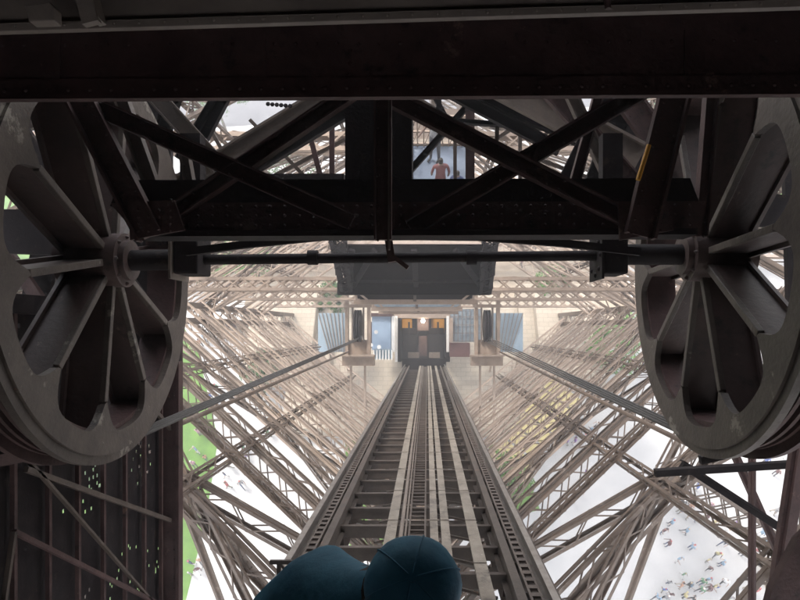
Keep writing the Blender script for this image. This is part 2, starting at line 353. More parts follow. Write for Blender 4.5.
# ------------------------------------------------------------------ big sheave wheels
def ring(b, c, sx, r0f, r1, x0, x1, n=240):
    """annulus, hole radius r0f(theta), thickness x0..x1 along the axle direction"""
    def pt(x, rad, t): return c+EX*x*sx+(ES*math.cos(t)+EU*math.sin(t))*rad
    for i in range(n):
        t0 = 2*math.pi*i/n; t1 = 2*math.pi*(i+1)/n
        a0, a1 = r0f(t0), r0f(t1)
        q = [pt(x0, a0, t0), pt(x0, a1, t1), pt(x0, r1, t1), pt(x0, r1, t0), pt(x1, a0, t0), pt(x1, a1, t1), pt(x1, r1, t1), pt(x1, r1, t0)]
        b.add(q, [(0, 1, 2, 3)[::sx], (4, 5, 6, 7)[::-sx]])
        b.add(q, [(0, 4, 5, 1)[::sx], (3, 2, 6, 7)[::sx]], True)
def wheel(c, sx, label, phase):
    """sx=+1: the face we see looks along -X*... ; drum extends outward along EX*sx"""
    w_ = empty('sheave_wheel', c, label, 'wheel', 'giant rope wheels beside the lift')
    RW = 2.02
    def scal(t):
        ph = (t-phase) % (math.pi/5); ph = min(ph, math.pi/5-ph)
        return RW*(.855-.16*math.exp(-(ph/R(4.4))**1.5))
    b = MB(); ring(b, c, sx, scal, RW*.955, 0, .07); ring(b, c, sx, lambda t: RW*.955, RW, .03, .10)
    b.build('rim', 'wheel', w_)
    b = MB(); ring(b, c, sx, lambda t: RW*.83, RW*.90, .07, .40)
    for k in range(4): ring(b, c, sx, lambda t: RW*.90, RW*.955, .11+k*.085, .145+k*.085)
    ring(b, c, sx, lambda t: RW*.87, RW, .40, .46)
    b.build('grooved_drum', 'dark', w_)
    for k in range(4):
        pass
    for k in range(10):
        t = phase+k*math.pi/5; d = ES*math.cos(t)+EU*math.sin(t); tn = ES*-math.sin(t)+EU*math.cos(t)
        b = MB(); b.beam(c+d*.24+EX*sx*.03, c+d*RW*.70+EX*sx*.03, .066, .06, EX)
        o = b.build('spoke', 'wheel', w_, bevel=.008)
        b = MB()
        p0 = c+d*.22+EX*sx*.22; p1 = c+d*RW*.84+EX*sx*.22
        b.box8((p0+p1)/2, (p1-p0)/2, tn*.028, EX*.17)
        b.box8((p0+p1)/2+EX*sx*.18, (p1-p0)/2, tn*.07, EX*.02)
        b.build('spoke_web', 'wheel_web', o)
    b = MB(); b.tube(c-EX*sx*.10, c+EX*sx*.50, .27, 32); b.tube(c-EX*sx*.16, c-EX*sx*.10, .20, 32)
    for k in range(8):
        t = k*math.pi/4; b.dome(c-EX*sx*.10+(ES*math.cos(t)+EU*math.sin(t))*.235, -EX*sx, .022, .03)
    b.build('hub', 'wheel_web', w_, bevel=.01)
    return w_
WZ = 6.45; WU = .74
cL = T(-3.13, WU-.06, WZ); cR = T(2.72, WU, WZ)
wheel(cL, -1, 'large ten-spoked iron rope wheel at the left, pale worn rim', R(10))
wheel(cR, 1, 'large ten-spoked iron rope wheel at the right, dark hub and outer rim', R(-2))
ax = MB(); ax.tube(cL+EX*.10, cR-EX*.10, .052, 20)
for xx in (-2.6, -1.2, .4, 1.9): ax.tube(T(xx, WU-.03, WZ), T(xx+.1, WU-.03, WZ), .075, 20)
ax.tube(cL+EX*.16, T(-2.42, WU-.05, WZ), .105, 20); ax.tube(T(1.95, WU, WZ), cR-EX*.16, .105, 20)
ax.build('axle_shaft', 'black', label='long black steel axle joining the two large spoked wheels', cat='shaft')
for nm, x, lb in (('l', -2.36, 'flanged bearing block on axle close to left wheel'), ('r', 1.85, 'black square bearing block on axle close to right wheel')):
    e = empty('bearing_block', T(x, WU-.1, WZ), lb, 'bearing', 'axle bearings')
    b = MB(); b.box8(T(x, WU+.05, WZ), EX*.12, EU*.26, ES*.2); b.build('housing', 'black', e, bevel=.02)
    b = MB(); b.box8(T(x-.14, WU-.02, WZ), EX*.012, EU*.24, ES*.24)
    for i in range(8):
        t = i*math.pi/4; b.dome(T(x-.152, WU-.02+.19*math.cos(t), WZ+.19*math.sin(t)), -EX, .03, .02)
    b.build('flange', 'plate' if nm == 'l' else 'black', e)
    b = MB(); b.beam(T(x, WU+.3, WZ), T(x, WU+1.2, WZ), .2, .16, ES); b.build('hanger', 'black', e)

# ------------------------------------------------------------------ dark overhead frames close to the camera
def pbeam(b, x1, y1, x2, y2, z, wpx, dep, z2=None):
    z2 = z if z2 is None else z2
    p = P(x1, y1, z); q = P(x2, y2, z2); wd = wpx*(z+z2)/2/F
    b.beam(p, q, wd, dep, ES)
def rivets_line(b, x1, y1, x2, y2, z, step, r=.013, face=0.0):
    p = P(x1, y1, z)-ES*face; q = P(x2, y2, z)-ES*face; L = (q-p).length; n = max(1, int(L/step))
    for i in range(n+1): b.dome(p.lerp(q, i/n), -ES, r, r*.7)
ob = empty('overhead_beam', P(400, 0, 2.4), 'brown steel edge beam along the very top, with lighter lower lip', 'beam')
b = MB(); b.prism([P(-120, -60, 2.4), P(920, -60, 2.4), P(920, -4, 2.4), P(-120, 27, 2.4)], ES*.04); b.build('web', 'plate', ob)
b = MB(); b.prism([P(-120, 27, 2.34), P(920, -4, 2.34), P(920, 3, 2.34), P(-120, 35, 2.34)], ES*.03)
rivets_line(b, -60, 28.5, 860, 1, 2.34, .09, .007)
b.build('flange', 'plate', ob, bevel=.004)
b = MB()
for i in range(3): pass
b.prism([P(33, 12, 2.3), P(58, 9, 2.3), P(62, 14, 2.3), P(62, 27, 2.3), P(37, 28, 2.3)], ES*-.05); b.build('bracket', 'plate', ob, bevel=.004)
b = MB(); pbeam(b, 78, -30, 92, 24, 2.28, 16, .03); pbeam(b, 86, -30, 99, 22, 2.30, 7, .06); b.build('strap', 'plate', ob)
b = MB(); b.tube(P(605, -20, 2.3), P(608, 9, 2.3), .012, 8); b.build('hose_end', 'dark', ob)
rg = empty('riveted_girder', P(400, 60, 3.4), 'deep dark riveted plate girder crossing the whole view below the top beam', 'girder')
b = MB(); b.prism([P(-160, 10, 3.4), P(960, -16, 3.4), P(960, 91, 3.4), P(-160, 98, 3.4)], ES*.03)
RGW = b
b = MB(); b.prism([P(-160, 80, 3.37), P(960, 74, 3.37), P(960, 92, 3.37), P(-160, 99, 3.37)], ES*.02)
b.prism([P(-160, 95, 3.36), P(960, 88, 3.36), P(960, 93, 3.36), P(-160, 100, 3.36)], ES*.05)
rivets_line(b, -60, 91, 860, 84, 3.36, .11, .011); b.build('bottom_flange', 'dark', rg)
b = RGW
rivets_line(b, -60, 46, 860, 40, 3.40, .11, .011)
for x in (46, 54, 250, 262, 350, 470, 480, 690, 700):
    rivets_line(b, x, 50, x, 76, 3.40, .055, .011)
b.build('web_plate', 'dark', rg)
for x in (50, 256, 475, 695):
    b = MB(); b.prism([P(x-10, 30, 3.39), P(x+10, 30, 3.39), P(x+10, 80, 3.39), P(x-10, 80, 3.39)], ES*.01); b.build('stiffener', 'dark', rg)
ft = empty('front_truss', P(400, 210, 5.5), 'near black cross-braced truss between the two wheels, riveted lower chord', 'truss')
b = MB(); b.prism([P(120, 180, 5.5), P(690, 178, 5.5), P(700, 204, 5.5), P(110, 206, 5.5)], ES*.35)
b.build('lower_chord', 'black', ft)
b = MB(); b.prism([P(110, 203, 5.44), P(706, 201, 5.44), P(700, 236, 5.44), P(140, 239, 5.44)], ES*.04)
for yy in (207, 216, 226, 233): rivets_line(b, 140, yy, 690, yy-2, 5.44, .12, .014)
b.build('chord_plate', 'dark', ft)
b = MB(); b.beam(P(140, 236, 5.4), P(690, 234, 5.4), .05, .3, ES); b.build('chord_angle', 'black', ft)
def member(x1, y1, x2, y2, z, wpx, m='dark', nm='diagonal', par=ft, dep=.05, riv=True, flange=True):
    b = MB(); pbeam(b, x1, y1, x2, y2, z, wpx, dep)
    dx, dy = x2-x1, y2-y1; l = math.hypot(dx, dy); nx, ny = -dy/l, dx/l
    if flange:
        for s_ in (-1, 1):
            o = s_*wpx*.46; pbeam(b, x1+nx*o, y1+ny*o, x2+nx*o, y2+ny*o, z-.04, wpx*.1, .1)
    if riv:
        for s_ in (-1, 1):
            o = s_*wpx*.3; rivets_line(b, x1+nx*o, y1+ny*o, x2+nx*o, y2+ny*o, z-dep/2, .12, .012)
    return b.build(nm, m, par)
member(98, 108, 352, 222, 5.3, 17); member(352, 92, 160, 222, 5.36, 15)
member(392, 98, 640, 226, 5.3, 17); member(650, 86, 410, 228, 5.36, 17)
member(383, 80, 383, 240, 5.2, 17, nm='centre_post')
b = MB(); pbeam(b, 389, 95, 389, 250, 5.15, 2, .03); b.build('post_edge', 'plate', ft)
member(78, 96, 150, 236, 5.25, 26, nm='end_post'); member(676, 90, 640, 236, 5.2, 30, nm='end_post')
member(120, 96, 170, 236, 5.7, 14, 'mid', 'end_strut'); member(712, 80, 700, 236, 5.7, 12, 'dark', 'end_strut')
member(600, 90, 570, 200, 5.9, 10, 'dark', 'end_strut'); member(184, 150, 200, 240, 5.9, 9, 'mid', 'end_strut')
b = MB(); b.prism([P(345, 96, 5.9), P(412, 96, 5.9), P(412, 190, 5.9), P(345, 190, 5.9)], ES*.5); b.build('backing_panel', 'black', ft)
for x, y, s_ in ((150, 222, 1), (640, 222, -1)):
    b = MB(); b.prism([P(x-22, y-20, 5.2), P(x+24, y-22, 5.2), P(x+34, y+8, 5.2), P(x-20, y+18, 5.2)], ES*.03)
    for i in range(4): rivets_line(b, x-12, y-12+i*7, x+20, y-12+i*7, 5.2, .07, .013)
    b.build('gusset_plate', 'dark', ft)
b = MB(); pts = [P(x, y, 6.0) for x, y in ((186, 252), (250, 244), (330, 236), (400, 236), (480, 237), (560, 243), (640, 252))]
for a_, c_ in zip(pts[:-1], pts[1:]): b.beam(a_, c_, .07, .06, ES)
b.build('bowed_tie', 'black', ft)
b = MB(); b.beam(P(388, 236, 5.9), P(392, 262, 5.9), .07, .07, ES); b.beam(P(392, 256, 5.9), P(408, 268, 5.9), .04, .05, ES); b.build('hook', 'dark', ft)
b = MB(); b.tube(P(649, 145, 5.0), P(638, 180, 5.0), .018, 10); b.build('orange_lit_edge', 'orange', ft)  # orange tube stands in for light catching an edge here
bt = empty('back_truss', P(400, 150, 8.5), 'row of slanting grey brown plated struts seen behind the dark front truss', 'truss')
def holes(x1, y1, x2, y2, z, n):
    b = MB()
    for i in range(n):
        p = P(x1+(x2-x1)*i/(n-1), y1+(y2-y1)*i/(n-1), z); b.dome(p, -ES, .03, .004)
    b.build('bolt_row', 'black', bt)
member(150, 206, 338, 92, 8.5, 24, 'plate', 'plated_strut', bt, riv=False); member(180, 212, 352, 108, 8.2, 13, 'black', 'diagonal', bt, riv=False)
holes(268, 104, 290, 106, 8.2, 6)
member(150, 90, 246, 196, 8.3, 17, 'mid', 'plated_strut', bt); member(238, 70, 196, 150, 8.9, 12, 'black', 'diagonal', bt, riv=False); member(222, 90, 180, 160, 9, 10, 'black', 'diagonal', bt, riv=False)
member(302, 105, 322, 182, 9.4, 5, 'dark', 'thin_post', bt, riv=False, flange=False); member(332, 90, 332, 182, 9.4, 5, 'dark', 'thin_post', bt, riv=False, flange=False)
member(466, 66, 640, 158, 8.5, 30, 'plate', 'plated_strut', bt, riv=False); holes(512, 92, 530, 86, 8.2, 5)
member(402, 66, 560, 150, 8.8, 12, 'black', 'diagonal', bt, riv=False); member(470, 90, 600, 152, 8.8, 9, 'black', 'diagonal', bt, riv=False)
member(415, 60, 446, 118, 9.2, 5, 'black', 'thin_post', bt, riv=False, flange=False); member(470, 84, 470, 180, 9.2, 9, 'dark', 'thin_post', bt, riv=False, flange=False)
member(498, 100, 496, 160, 9.0, 4, 'mid', 'thin_post', bt, riv=False, flange=False); member(440, 80, 438, 120, 9.0, 5, 'black', 'thin_post', bt, riv=False, flange=False)
member(400, 182, 480, 92, 9.3, 6, 'black', 'diagonal', bt, riv=False); member(440, 120, 546, 128, 9.0, 4, 'black', 'diagonal', bt, riv=False); member(408, 70, 408, 182, 9.4, 6, 'dark', 'thin_post', bt, riv=False, flange=False)
member(546, 86, 640, 190, 8.0, 18, 'dark', 'diagonal', bt); member(610, 90, 560, 190, 8.1, 13, 'black', 'diagonal', bt, riv=False)
member(560, 70, 610, 180, 7.6, 12, 'mid', 'plated_strut', bt); member(600, 60, 700, 200, 8.6, 26, 'dark', 'diagonal', bt)
member(115, 60, 176, 240, 8.0, 24, 'black', 'diagonal', bt, riv=False); member(60, 60, 130, 240, 8.3, 18, 'black', 'diagonal', bt, riv=False)
member(176, 90, 130, 230, 8.8, 15, 'black', 'diagonal', bt, riv=False); member(640, 60, 590, 200, 8.8, 22, 'black', 'diagonal', bt, riv=False)
member(705, 60, 720, 260, 8.8, 40, 'black', 'plated_post', bt, riv=False)
member(100, 60, 100, 236, 9.2, 60, 'black', 'plated_post', bt, riv=False)
for q_ in ((232, 182, 300, 110), (262, 182, 345, 140), (250, 120, 310, 182), (420, 100, 470, 130), (480, 150, 540, 110), (500, 180, 560, 120), (455, 130, 455, 182), (520, 110, 520, 182), (540, 160, 600, 182), (205, 120, 240, 182), (596, 120, 640, 150)):
    member(*q_, 9.6, 3.5, 'mid', 'thin_brace', bt, riv=False, flange=False)
b = MB(); b.beam(P(90, 182, 8.6), P(345, 182, 8.6), .18, .2, ES); b.build('lower_beam', 'black', bt)
b = MB(); b.beam(P(90, 92, 8.7), P(760, 84, 8.7), .14, .3, ES); b.build('upper_beam', 'black', bt)

# ------------------------------------------------------------------ left screen wall & post, right dark beams
lw = empty('screen_wall', T(-4.4, -5, 8), 'dark perforated steel sheet below the left wheel, standing in for dimness', 'wall')
b = MB(); cell = .05
import mathutils.noise as mn
for i in range(int(8.2/cell)):
    s0 = 2.6+i*cell; st_ = -9.4; nj = int(9.6/cell)
    for j in range(nj+1):
        u0 = -9.4+j*cell
        if j == nj or (mn.noise(Vector((s0*.9, u0*.9, 3.3))) > .14 and random.random() < .08):
            if u0-st_ > .01: b.beam(T(-4.42, st_, s0+cell/2), T(-4.42, u0, s0+cell/2), cell+.002, .012, EX)
            st_ = u0+cell
b.build('perforated_sheet', 'black', lw)  # sheet made almost solid to give this dim area its darkness
b = MB()
for k in range(13):
    s0 = 3+k*.62; b.beam(T(-4.34, -9.3, s0), T(-4.34, .2, s0), .05, .05, EX)
b.build('vertical_bars', 'dark', lw)
def wbar(u0, s0, u1, s1, wd=.07, m='mid', r=-4.26):
    b = MB(); b.beam(T(r, u0, s0), T(r, u1, s1), wd, .05, EX); b.build('slanted_bar', m, lw)
wbar(-1.5, 6.8, -3.25, 10.75, .06); wbar(-2.1, 6.6, -4.75, 10.75, .05, 'dark'); wbar(-.2, 8.3, -1.75, 10.75, .06); wbar(-4.6, 6.0, -2.1, 6.6, .04)
wbar(-1.2, 5.0, -1.5, 8.5, .12, 'dark'); wbar(-2.3, 5.4, -3.2, 7.4, .05, 'dark'); wbar(-.1, 5.4, -5.0, 10.75, .03, 'mid')
b = MB(); b.beam(T(-4.3, .25, 2.5), T(-4.3, .25, 10.8), .2, .25, EX); b.build('top_rail', 'black', lw)
lp = MB(); lp.beam(T(-4.28, .0, 10.75), T(-4.28, -9.6, 10.75), .26, .26, ES)
lp.beam(T(-4.13, .0, 10.6), T(-4.13, -9.6, 10.6), .05, .05, ES)
for k in range(60): lp.dome(T(-4.20, -k*.16, 10.62), -ES, .016, .012)
lp.build('steel_post', 'dark', label='dark upright post closing the screen wall at lower left', cat='post')
# upper left / right side plates behind the wheels
sl = empty('side_frame', T(-5, 2, 8), 'black plated side frame behind the left wheel, gaps showing green lawn', 'frame')
def sp(par, x1, y1, x2, y2, z, wpx, m='black', nm='side_plate'):
    b = MB(); pbeam(b, x1, y1, x2, y2, z, wpx, .1); b.build(nm, m, par)
sp(sl, -40, 60, 150, 330, 9.2, 34); sp(sl, 78, 90, 30, 330, 9.5, 26); sp(sl, -60, 230, 170, 236, 9.0, 44); sp(sl, 10, 60, 30, 130, 9.4, 20, 'mid')
sp(sl, 150, 90, 150, 330, 9.6, 44); sp(sl, 100, 150, 100, 330, 9.8, 50); sp(sl, -40, 130, 40, 220, 9.6, 10, 'plate'); sp(sl, -40, 352, 180, 344, 9.4, 34); sp(sl, 5, 250, 70, 345, 9.3, 12, 'dark')
sp(sl, -60, 110, 60, 110, 9.7, 14); sp(sl, -60, 300, 120, 270, 9.9, 8, 'mid')
sr = empty('side_frame', T(5, 2, 8), 'black plated side frame behind the right wheel, few small gaps', 'frame')
sp(sr, 690, 60, 700, 240, 9.2, 60); sp(sr, 760, 60, 740, 260, 9.6, 26); sp(sr, 700, 200, 860, 225, 9.4, 34); sp(sr, 800, 60, 810, 420, 9.8, 40); sp(sr, 720, 80, 800, 180, 9.9, 22)
sp(sr, 620, 80, 655, 230, 9.6, 20); sp(sr, 730, 60, 860, 120, 9.9, 40); sp(sr, 700, 180, 790, 100, 9.5, 12, 'dark'); sp(sr, 650, 240, 860, 246, 9.9, 12)
dk = empty('lower_bracing', P(740, 500, 9), 'black bracing bars crossing below the right wheel', 'brace')
def db(x1, y1, x2, y2, z, wpx, m='black', nm='bar'):
    b = MB(); pbeam(b, x1, y1, x2, y2, z, wpx, .1); pbeam(b, x1, y1-wpx*.4, x2, y2-wpx*.4, z-.05, wpx*.18, .14); b.build(nm, m, dk)
db(655, 473, 860, 460, 9, 7); db(700, 460, 880, 420, 9.2, 8); db(682, 464, 860, 580, 9.4, 8); db(752, 455, 752, 700, 9.8, 5, 'dark');
db(800, 440, 770, 640, 8.6, 16, 'dark'); db(735, 455, 800, 600, 10.2, 7, 'dark')
b = MB(); b.prism([P(840, 500, 6), P(840, 700, 6), P(745, 700, 6), P(772, 590, 6), P(798, 540, 6)], ES*.1); b.build('corner_plate', 'dark', dk)

# ------------------------------------------------------------------ pulley frames at the bottom & hoist cables
for sx, cx, lb in ((-1, 358, 'pale upright pulley frame standing left of the lift pit'), (1, 487, 'pale upright pulley frame standing right of the lift pit')):
    z = 42.0; e = empty('pulley_frame', P(cx, 366, z), lb, 'pulley frame', 'pulley frames beside the pit')
    for dx in (-11, 11):
        b = MB(); b.beam(P(cx+dx, 290, z), P(cx+dx, 364, z), 3.2*z/F, .5, ES); b.build('upright', 'iron_pale', e)
    b = MB(); b.beam(P(cx-14, 306, z-.3), P(cx+14, 306, z-.3), .2, .3, ES); b.beam(P(cx-14, 292, z), P(cx+14, 292, z), .3, .3, ES); b.build('crosshead', 'iron_pale', e)
    b = MB(); b.prism([P(cx-10, 340, z), P(cx+10, 340, z), P(cx+12, 364, z), P(cx-12, 364, z)], ES*.4); b.build('web_plate', 'iron_pale', e)
    b = MB(); b.prism([P(cx-16, 356, z-.5), P(cx+16, 356, z-.5), P(cx+16, 366, z-.5), P(cx-16, 366, z-.5)], ES*.9); b.beam(P(cx-17, 355.5, z-.55), P(cx+17, 355.5, z-.55), .1, 1., ES); b.beam(P(cx, 356, z-.52), P(cx, 366, z-.52), .06, .05, ES); b.build('base_box', 'iron_pale', e)
    b = MB(); c = P(cx, 326, z)
    for xo in (-.16, .0, .16):
        b.tube(c+EX*(xo-.05), c+EX*(xo+.05), 1.05, 32)
    b.build('pulley', 'black', e)
    for dx in (-5.5, 5.5):
        b = MB(); b.beam(P(cx+dx, 306, z-.2), P(cx+dx, 342, z-.2), .10, .3, ES); b.build('cheek_plate', 'plate', e)
    for dx, ux in ((-7, 380), (7, 384)):
        b = MB(); b.beam(P(cx+dx, 366, z), P(cx+dx, 470, z+3), .14, .14, ES); b.build('leg', 'iron_pale', e)
ordn = ['lowest', 'second lowest', 'second highest', 'highest']
for sx, c, cx in ((-1, cL, 358), (1, cR, 487)):
    for k in range(4):
        z = 42
        off = EX*sx*(.10+.058*k)
        p0 = c+off-EU*1.92+ES*.1; p1 = P(cx, 341, z)+EX*(-.12+.08*k)+EU*.08*k
        b = MB(); b.tube(p0, p1, .021, 8)
        side = 'left' if sx < 0 else 'right'
        place = ['innermost', 'second innermost', 'second outermost', 'outermost'][k]
        b.build('hoist_cable', 'cable', label=f'grey steel rope, {place} of four sloping down from the {side} wheel', cat='cable', group='hoist ropes')
    # short return ropes wound round the drum going up behind
b = MB(); b.tube(P(170, 428, 13), P(348, 352, 41), .06, 8); b.build('guy_rod', 'iron', label='thin brown rod running just below the left hoist ropes', cat='rod')
b = MB(); b.tube(P(690, 445, 13), P(500, 352, 41), .06, 8); b.build('guy_rod', 'iron', label='thin brown rod running just below the right hoist ropes', cat='rod')

# ------------------------------------------------------------------ counterweight chute and portals over the track
cb = empty('suspended_chute', P(415, 270, 25), 'wide dark sheet-clad box hung above the far track, trapezoid face', 'box')
TCX = 414
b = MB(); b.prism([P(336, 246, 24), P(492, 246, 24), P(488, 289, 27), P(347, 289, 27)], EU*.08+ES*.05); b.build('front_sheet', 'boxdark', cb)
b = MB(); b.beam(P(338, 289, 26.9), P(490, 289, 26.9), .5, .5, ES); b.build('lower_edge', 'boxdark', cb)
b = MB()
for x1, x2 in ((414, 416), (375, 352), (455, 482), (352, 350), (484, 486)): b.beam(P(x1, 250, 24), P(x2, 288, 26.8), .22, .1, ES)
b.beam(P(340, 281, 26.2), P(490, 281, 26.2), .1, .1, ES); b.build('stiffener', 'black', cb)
for xa, xb in ((337, 347), (491, 485)):
    lattice(cb, 'side_truss', P(xa, 236, 22), P(xb, 289, 27), .5, .5, EX, .12, .7, 'black', .06, 4)
for z, u, hw, hh, mm, lb in ((32, 1.55, 2.85, .5, 'boxdark', 'first and widest of three grey portals over the far track'), (38, 1.40, 2.5, .55, 'glass', 'middle portal over the far track, bluish sheet infill'), (45, 1.35, 2.6, .5, 'iron_pale', 'last pale portal over the track, nearest the lit pit')):
    e = empty('track_portal', T(-.55, u, z), lb, 'portal', 'portals over the track')
    b = MB(); b.beam(T(-.6-hw, u+hh/2, z), T(-.6+hw, u+hh/2, z), .06, .1, ES); b.prism([T(-.6-hw, u-hh/2, z), T(-.6+hw, u-hh/2, z), T(-.6+hw, u+hh/2, z-.6), T(-.6-hw, u+hh/2, z-.6)], ES*.1); b.build('infill', mm, e)
    b = MB(); b.beam(T(-.6-hw-.2, u-hh/2, z), T(-.6+hw+.2, u-hh/2, z), .24, .3, ES); b.beam(T(-.6-hw-.2, u+hh/2+.05, z-.6), T(-.6+hw+.2, u+hh/2+.05, z-.6), .16, .3, ES); b.build('beam', 'iron_pale', e)
    for sx in (-1, 1):
        b = MB(); b.beam(T(-.6+sx*hw, u-hh/2, z), T(-.6+sx*hw, u+1.6, z-.8), .22, .22, ES); b.beam(T(-.6+sx*(hw-.6), u-hh/2, z), T(-.6+sx*hw, u+hh/2, z-.6), .1, .1, ES); b.build('hanger', 'iron_pale', e)
    b = MB(); b.beam(T(-.6, u-hh/2, z-.05), T(-.6, u+hh/2, z-.65), .14, .1, ES); b.build('middle_rib', 'mid', e)

# ------------------------------------------------------------------ lift station at the bottom
st = empty('lift_station', G(420, 345), 'lift pit hall at bottom of track, dark doorway with orange interior', 'station')
def tb(par, nm, m, x0, x1, y0, y1, z, dep, bev=0):
    b = MB(); b.prism([P(x0, y0, z), P(x1, y0, z), P(x1, y1, z), P(x0, y1, z)], ES*dep); return b.build(nm, m, par, bevel=bev)
tb(st, 'back_wall', 'black', 398, 448, 314, 364, 60.5, .3)
tb(st, 'orange_panel', 'orange', 400, 412, 319, 333, 59.6, .3); tb(st, 'orange_panel', 'orange', 431, 446, 319, 333, 59.6, .3)
tb(st, 'side_wall', 'boxdark', 396, 401, 314, 362, 57, 4); tb(st, 'side_wall', 'boxdark', 445, 450, 314, 362, 57, 4)
tb(st, 'door_frame', 'white', 395, 397.5, 316, 362, 56.5, .4); tb(st, 'door_frame', 'white', 446.5, 449, 316, 352, 56.5, .4)
tb(st, 'lintel', 'iron_pale', 392, 452, 310, 318, 56.6, 4.2)
tb(st, 'machine', 'dark', 417, 429, 318, 331, 58.5, .8, .05); tb(st, 'machine', 'black', 403, 417, 331, 352, 58.8, .8); tb(st, 'machine', 'black', 429, 443, 331, 352, 58.8, .8)
tb(st, 'machine', 'dark', 419, 427, 336, 356, 58.2, .3)
tb(st, 'counter', 'boxdark', 402, 418, 328, 334, 58.6, .3, .04); tb(st, 'counter', 'boxdark', 428, 444, 328, 334, 58.6, .3, .04)
tb(st, 'step', 'plate', 408, 419, 352.5, 358, 57.6, .5); tb(st, 'step', 'plate', 429, 440, 352.5, 358, 57.6, .5)
tb(st, 'pit_floor', 'boxdark', 402, 446, 358.5, 372, 56.5, .5)
for x in (409, 438): tb(st, 'pillar', 'black', x-1, x+1, 322, 334, 58.0, .2)
b = MB(); c = P(423, 321, 57.8); b.tube(c, c+ES*.12, .17, 16); b.build('lamp', 'lamp', st)
pl = bpy.data.lights.new('pit_lamp', 'POINT'); pl.energy = 55; pl.color = (1, .85, .6); pl.shadow_soft_size = .2
plo = bpy.data.objects.new('pit_lamp', pl); COL.objects.link(plo); plo.location = c-ES*.6-EU*.25
bw = empty('blue_booth', G(380, 345), 'pale blue panelled booth left of the lit lift doorway', 'booth')
tb(bw, 'wall', 'bluepanel', 372, 391, 316, 350, 55, 3); tb(bw, 'wall_strip', 'white', 391.5, 394.5, 316, 352, 54.9, 3)
tb(bw, 'railing', 'roofblue', 374, 392, 349, 359, 54.7, .2); tb(bw, 'roof_edge', 'dark', 369, 392, 313, 316.5, 54.6, 3)
tb(bw, 'doorway', 'dark', 368, 373, 322, 348, 55.2, .6)
b = MB()
for i in range(7): b.tube(P(374+i*3, 350, 54.6), P(374+i*3, 360, 54.6), .05, 6)
b.build('bars', 'white', bw)
for x, y in ((376, 332), (371, 345), (379, 347)):
    b = MB(); b.tube(P(x, y, 54.4), P(x, y, 54.1), .17, 14); b.build('lamp_globe', 'white', bw)
bg_ = empty('glass_shed', G(470, 335), 'glass roofed shed right of the lit lift doorway, red brick lower wall', 'shed')
tb(bg_, 'glass_roof', 'glass', 450, 482, 309, 342, 55, .3)
b = MB()
for i in range(9): b.beam(P(450+i*4, 309, 54.9), P(450+i*4, 342, 54.9), .05, .08, ES)
for j in range(5): b.beam(P(450, 309+j*8, 54.85), P(482, 309+j*8, 54.85), .05, .05, ES)
b.build('glazing_bars', 'plate', bg_)
tb(bg_, 'lower_wall', 'red', 450, 470, 343, 357, 55, 2); tb(bg_, 'door_panel', 'iron_pale', 449, 453, 318, 342, 54.6, .2)
for px0, px1, lb in ((318, 346, 'ribbed blue canopy roof just left of the left pulley frame'), (492, 523, 'ribbed blue canopy roof just right of the right pulley frame')):
    e = empty('canopy_roof', G((px0+px1)/2, 340), lb, 'canopy', 'blue canopies beside the pit')
    tb(e, 'roof_sheet', 'roofblue', px0, px1, 313, 352, 56, .2)
    b = MB(); xc = px1 if px0 < 400 else px0
    for i in range(8):
        x = px0+(px1-px0)*i/7; b.beam(P(x, 313, 55.9), P(xc+(x-xc)*.6, 352, 55.9), .07, .08, ES)
    b.build('ribs', 'plate', e)
    for x in (px0+2, px1-2):
        b = MB(); p = P(x, 350, 56.2); b.beam(p, Vector((p.x, p.y, 0)), .2, .2, EX); b.build('post', 'iron_pale', e)
pd = empty('stone_pedestal', G(420, 372), 'large beige stone pedestal beneath the lift pit and frames', 'pedestal')
c = P(420, 372, 58.5)
b = MB(); b.prism([(-13, c.y-5, 0), (13, c.y-5, 0), (13, c.y+9, 0), (-13, c.y+9, 0)], (0, 0, max(1.5, c.z-1.2))); b.build('stone_block', 'stone', pd)
for sx in (-1, 1):
    e = empty('column_shoe', Vector((sx*13, Lp(60, sx).y, 0)), f'beige masonry pier under the {"left" if sx < 0 else "right"} corner column of the leg', 'pier', 'stone piers')
    q = Lp(60, sx); b = MB(); b.prism([(q.x-4, q.y-5, 0), (q.x+4, q.y-5, 0), (q.x+4, q.y+5, 0), (q.x-4, q.y+5, 0)], (0, 0, 3)); b.build('block', 'stone', e, bevel=.1)
    b = MB(); b.prism([(q.x-2.6, q.y-3, 3), (q.x+2.6, q.y-3, 3), (q.x+2.6, q.y+3, 3), (q.x-2.6, q.y+3, 3)], (0, 0, 1.4)); b.build('cap_stone', 'stone', e, bevel=.1)

# ------------------------------------------------------------------ visitors' walkway seen through the truss
FZ = H-13.3
wk = empty('walkway', Vector((.3, 12, FZ)), 'blue floored walkway with lattice railings seen through the dark truss', 'walkway')
b = MB(); b.prism([(-.45, 11.1, FZ), (1.15, 11.1, FZ), (1.15, 13.7, FZ), (-.45, 13.7, FZ)], (0, 0, -.12)); b.build('floor', 'bluefloor', wk)
b = MB(); b.prism([(-.5, 11.1, FZ-.13), (1.2, 11.1, FZ-.13), (1.2, 15.4, FZ-.13), (-.5, 15.4, FZ-.13)], (0, 0, -.3)); b.build('support_frame', 'iron', wk)
def railing(p, q, n):
    b = MB(); p = Vector(p); q = Vector(q)
    for h in (.1, .55, 1.1): b.beam(p+UP*h, q+UP*h, .05, .05)
    for i in range(n+1): b.beam(p.lerp(q, i/n), p.lerp(q, i/n)+UP*1.1, .03, .03)
    for i in range(0, n, 2): b.beam(p.lerp(q, i/n), p.lerp(q, min(1, (i+2)/n))+UP*1.1, .02, .02)
    b.build('railing', 'iron_pale', wk)
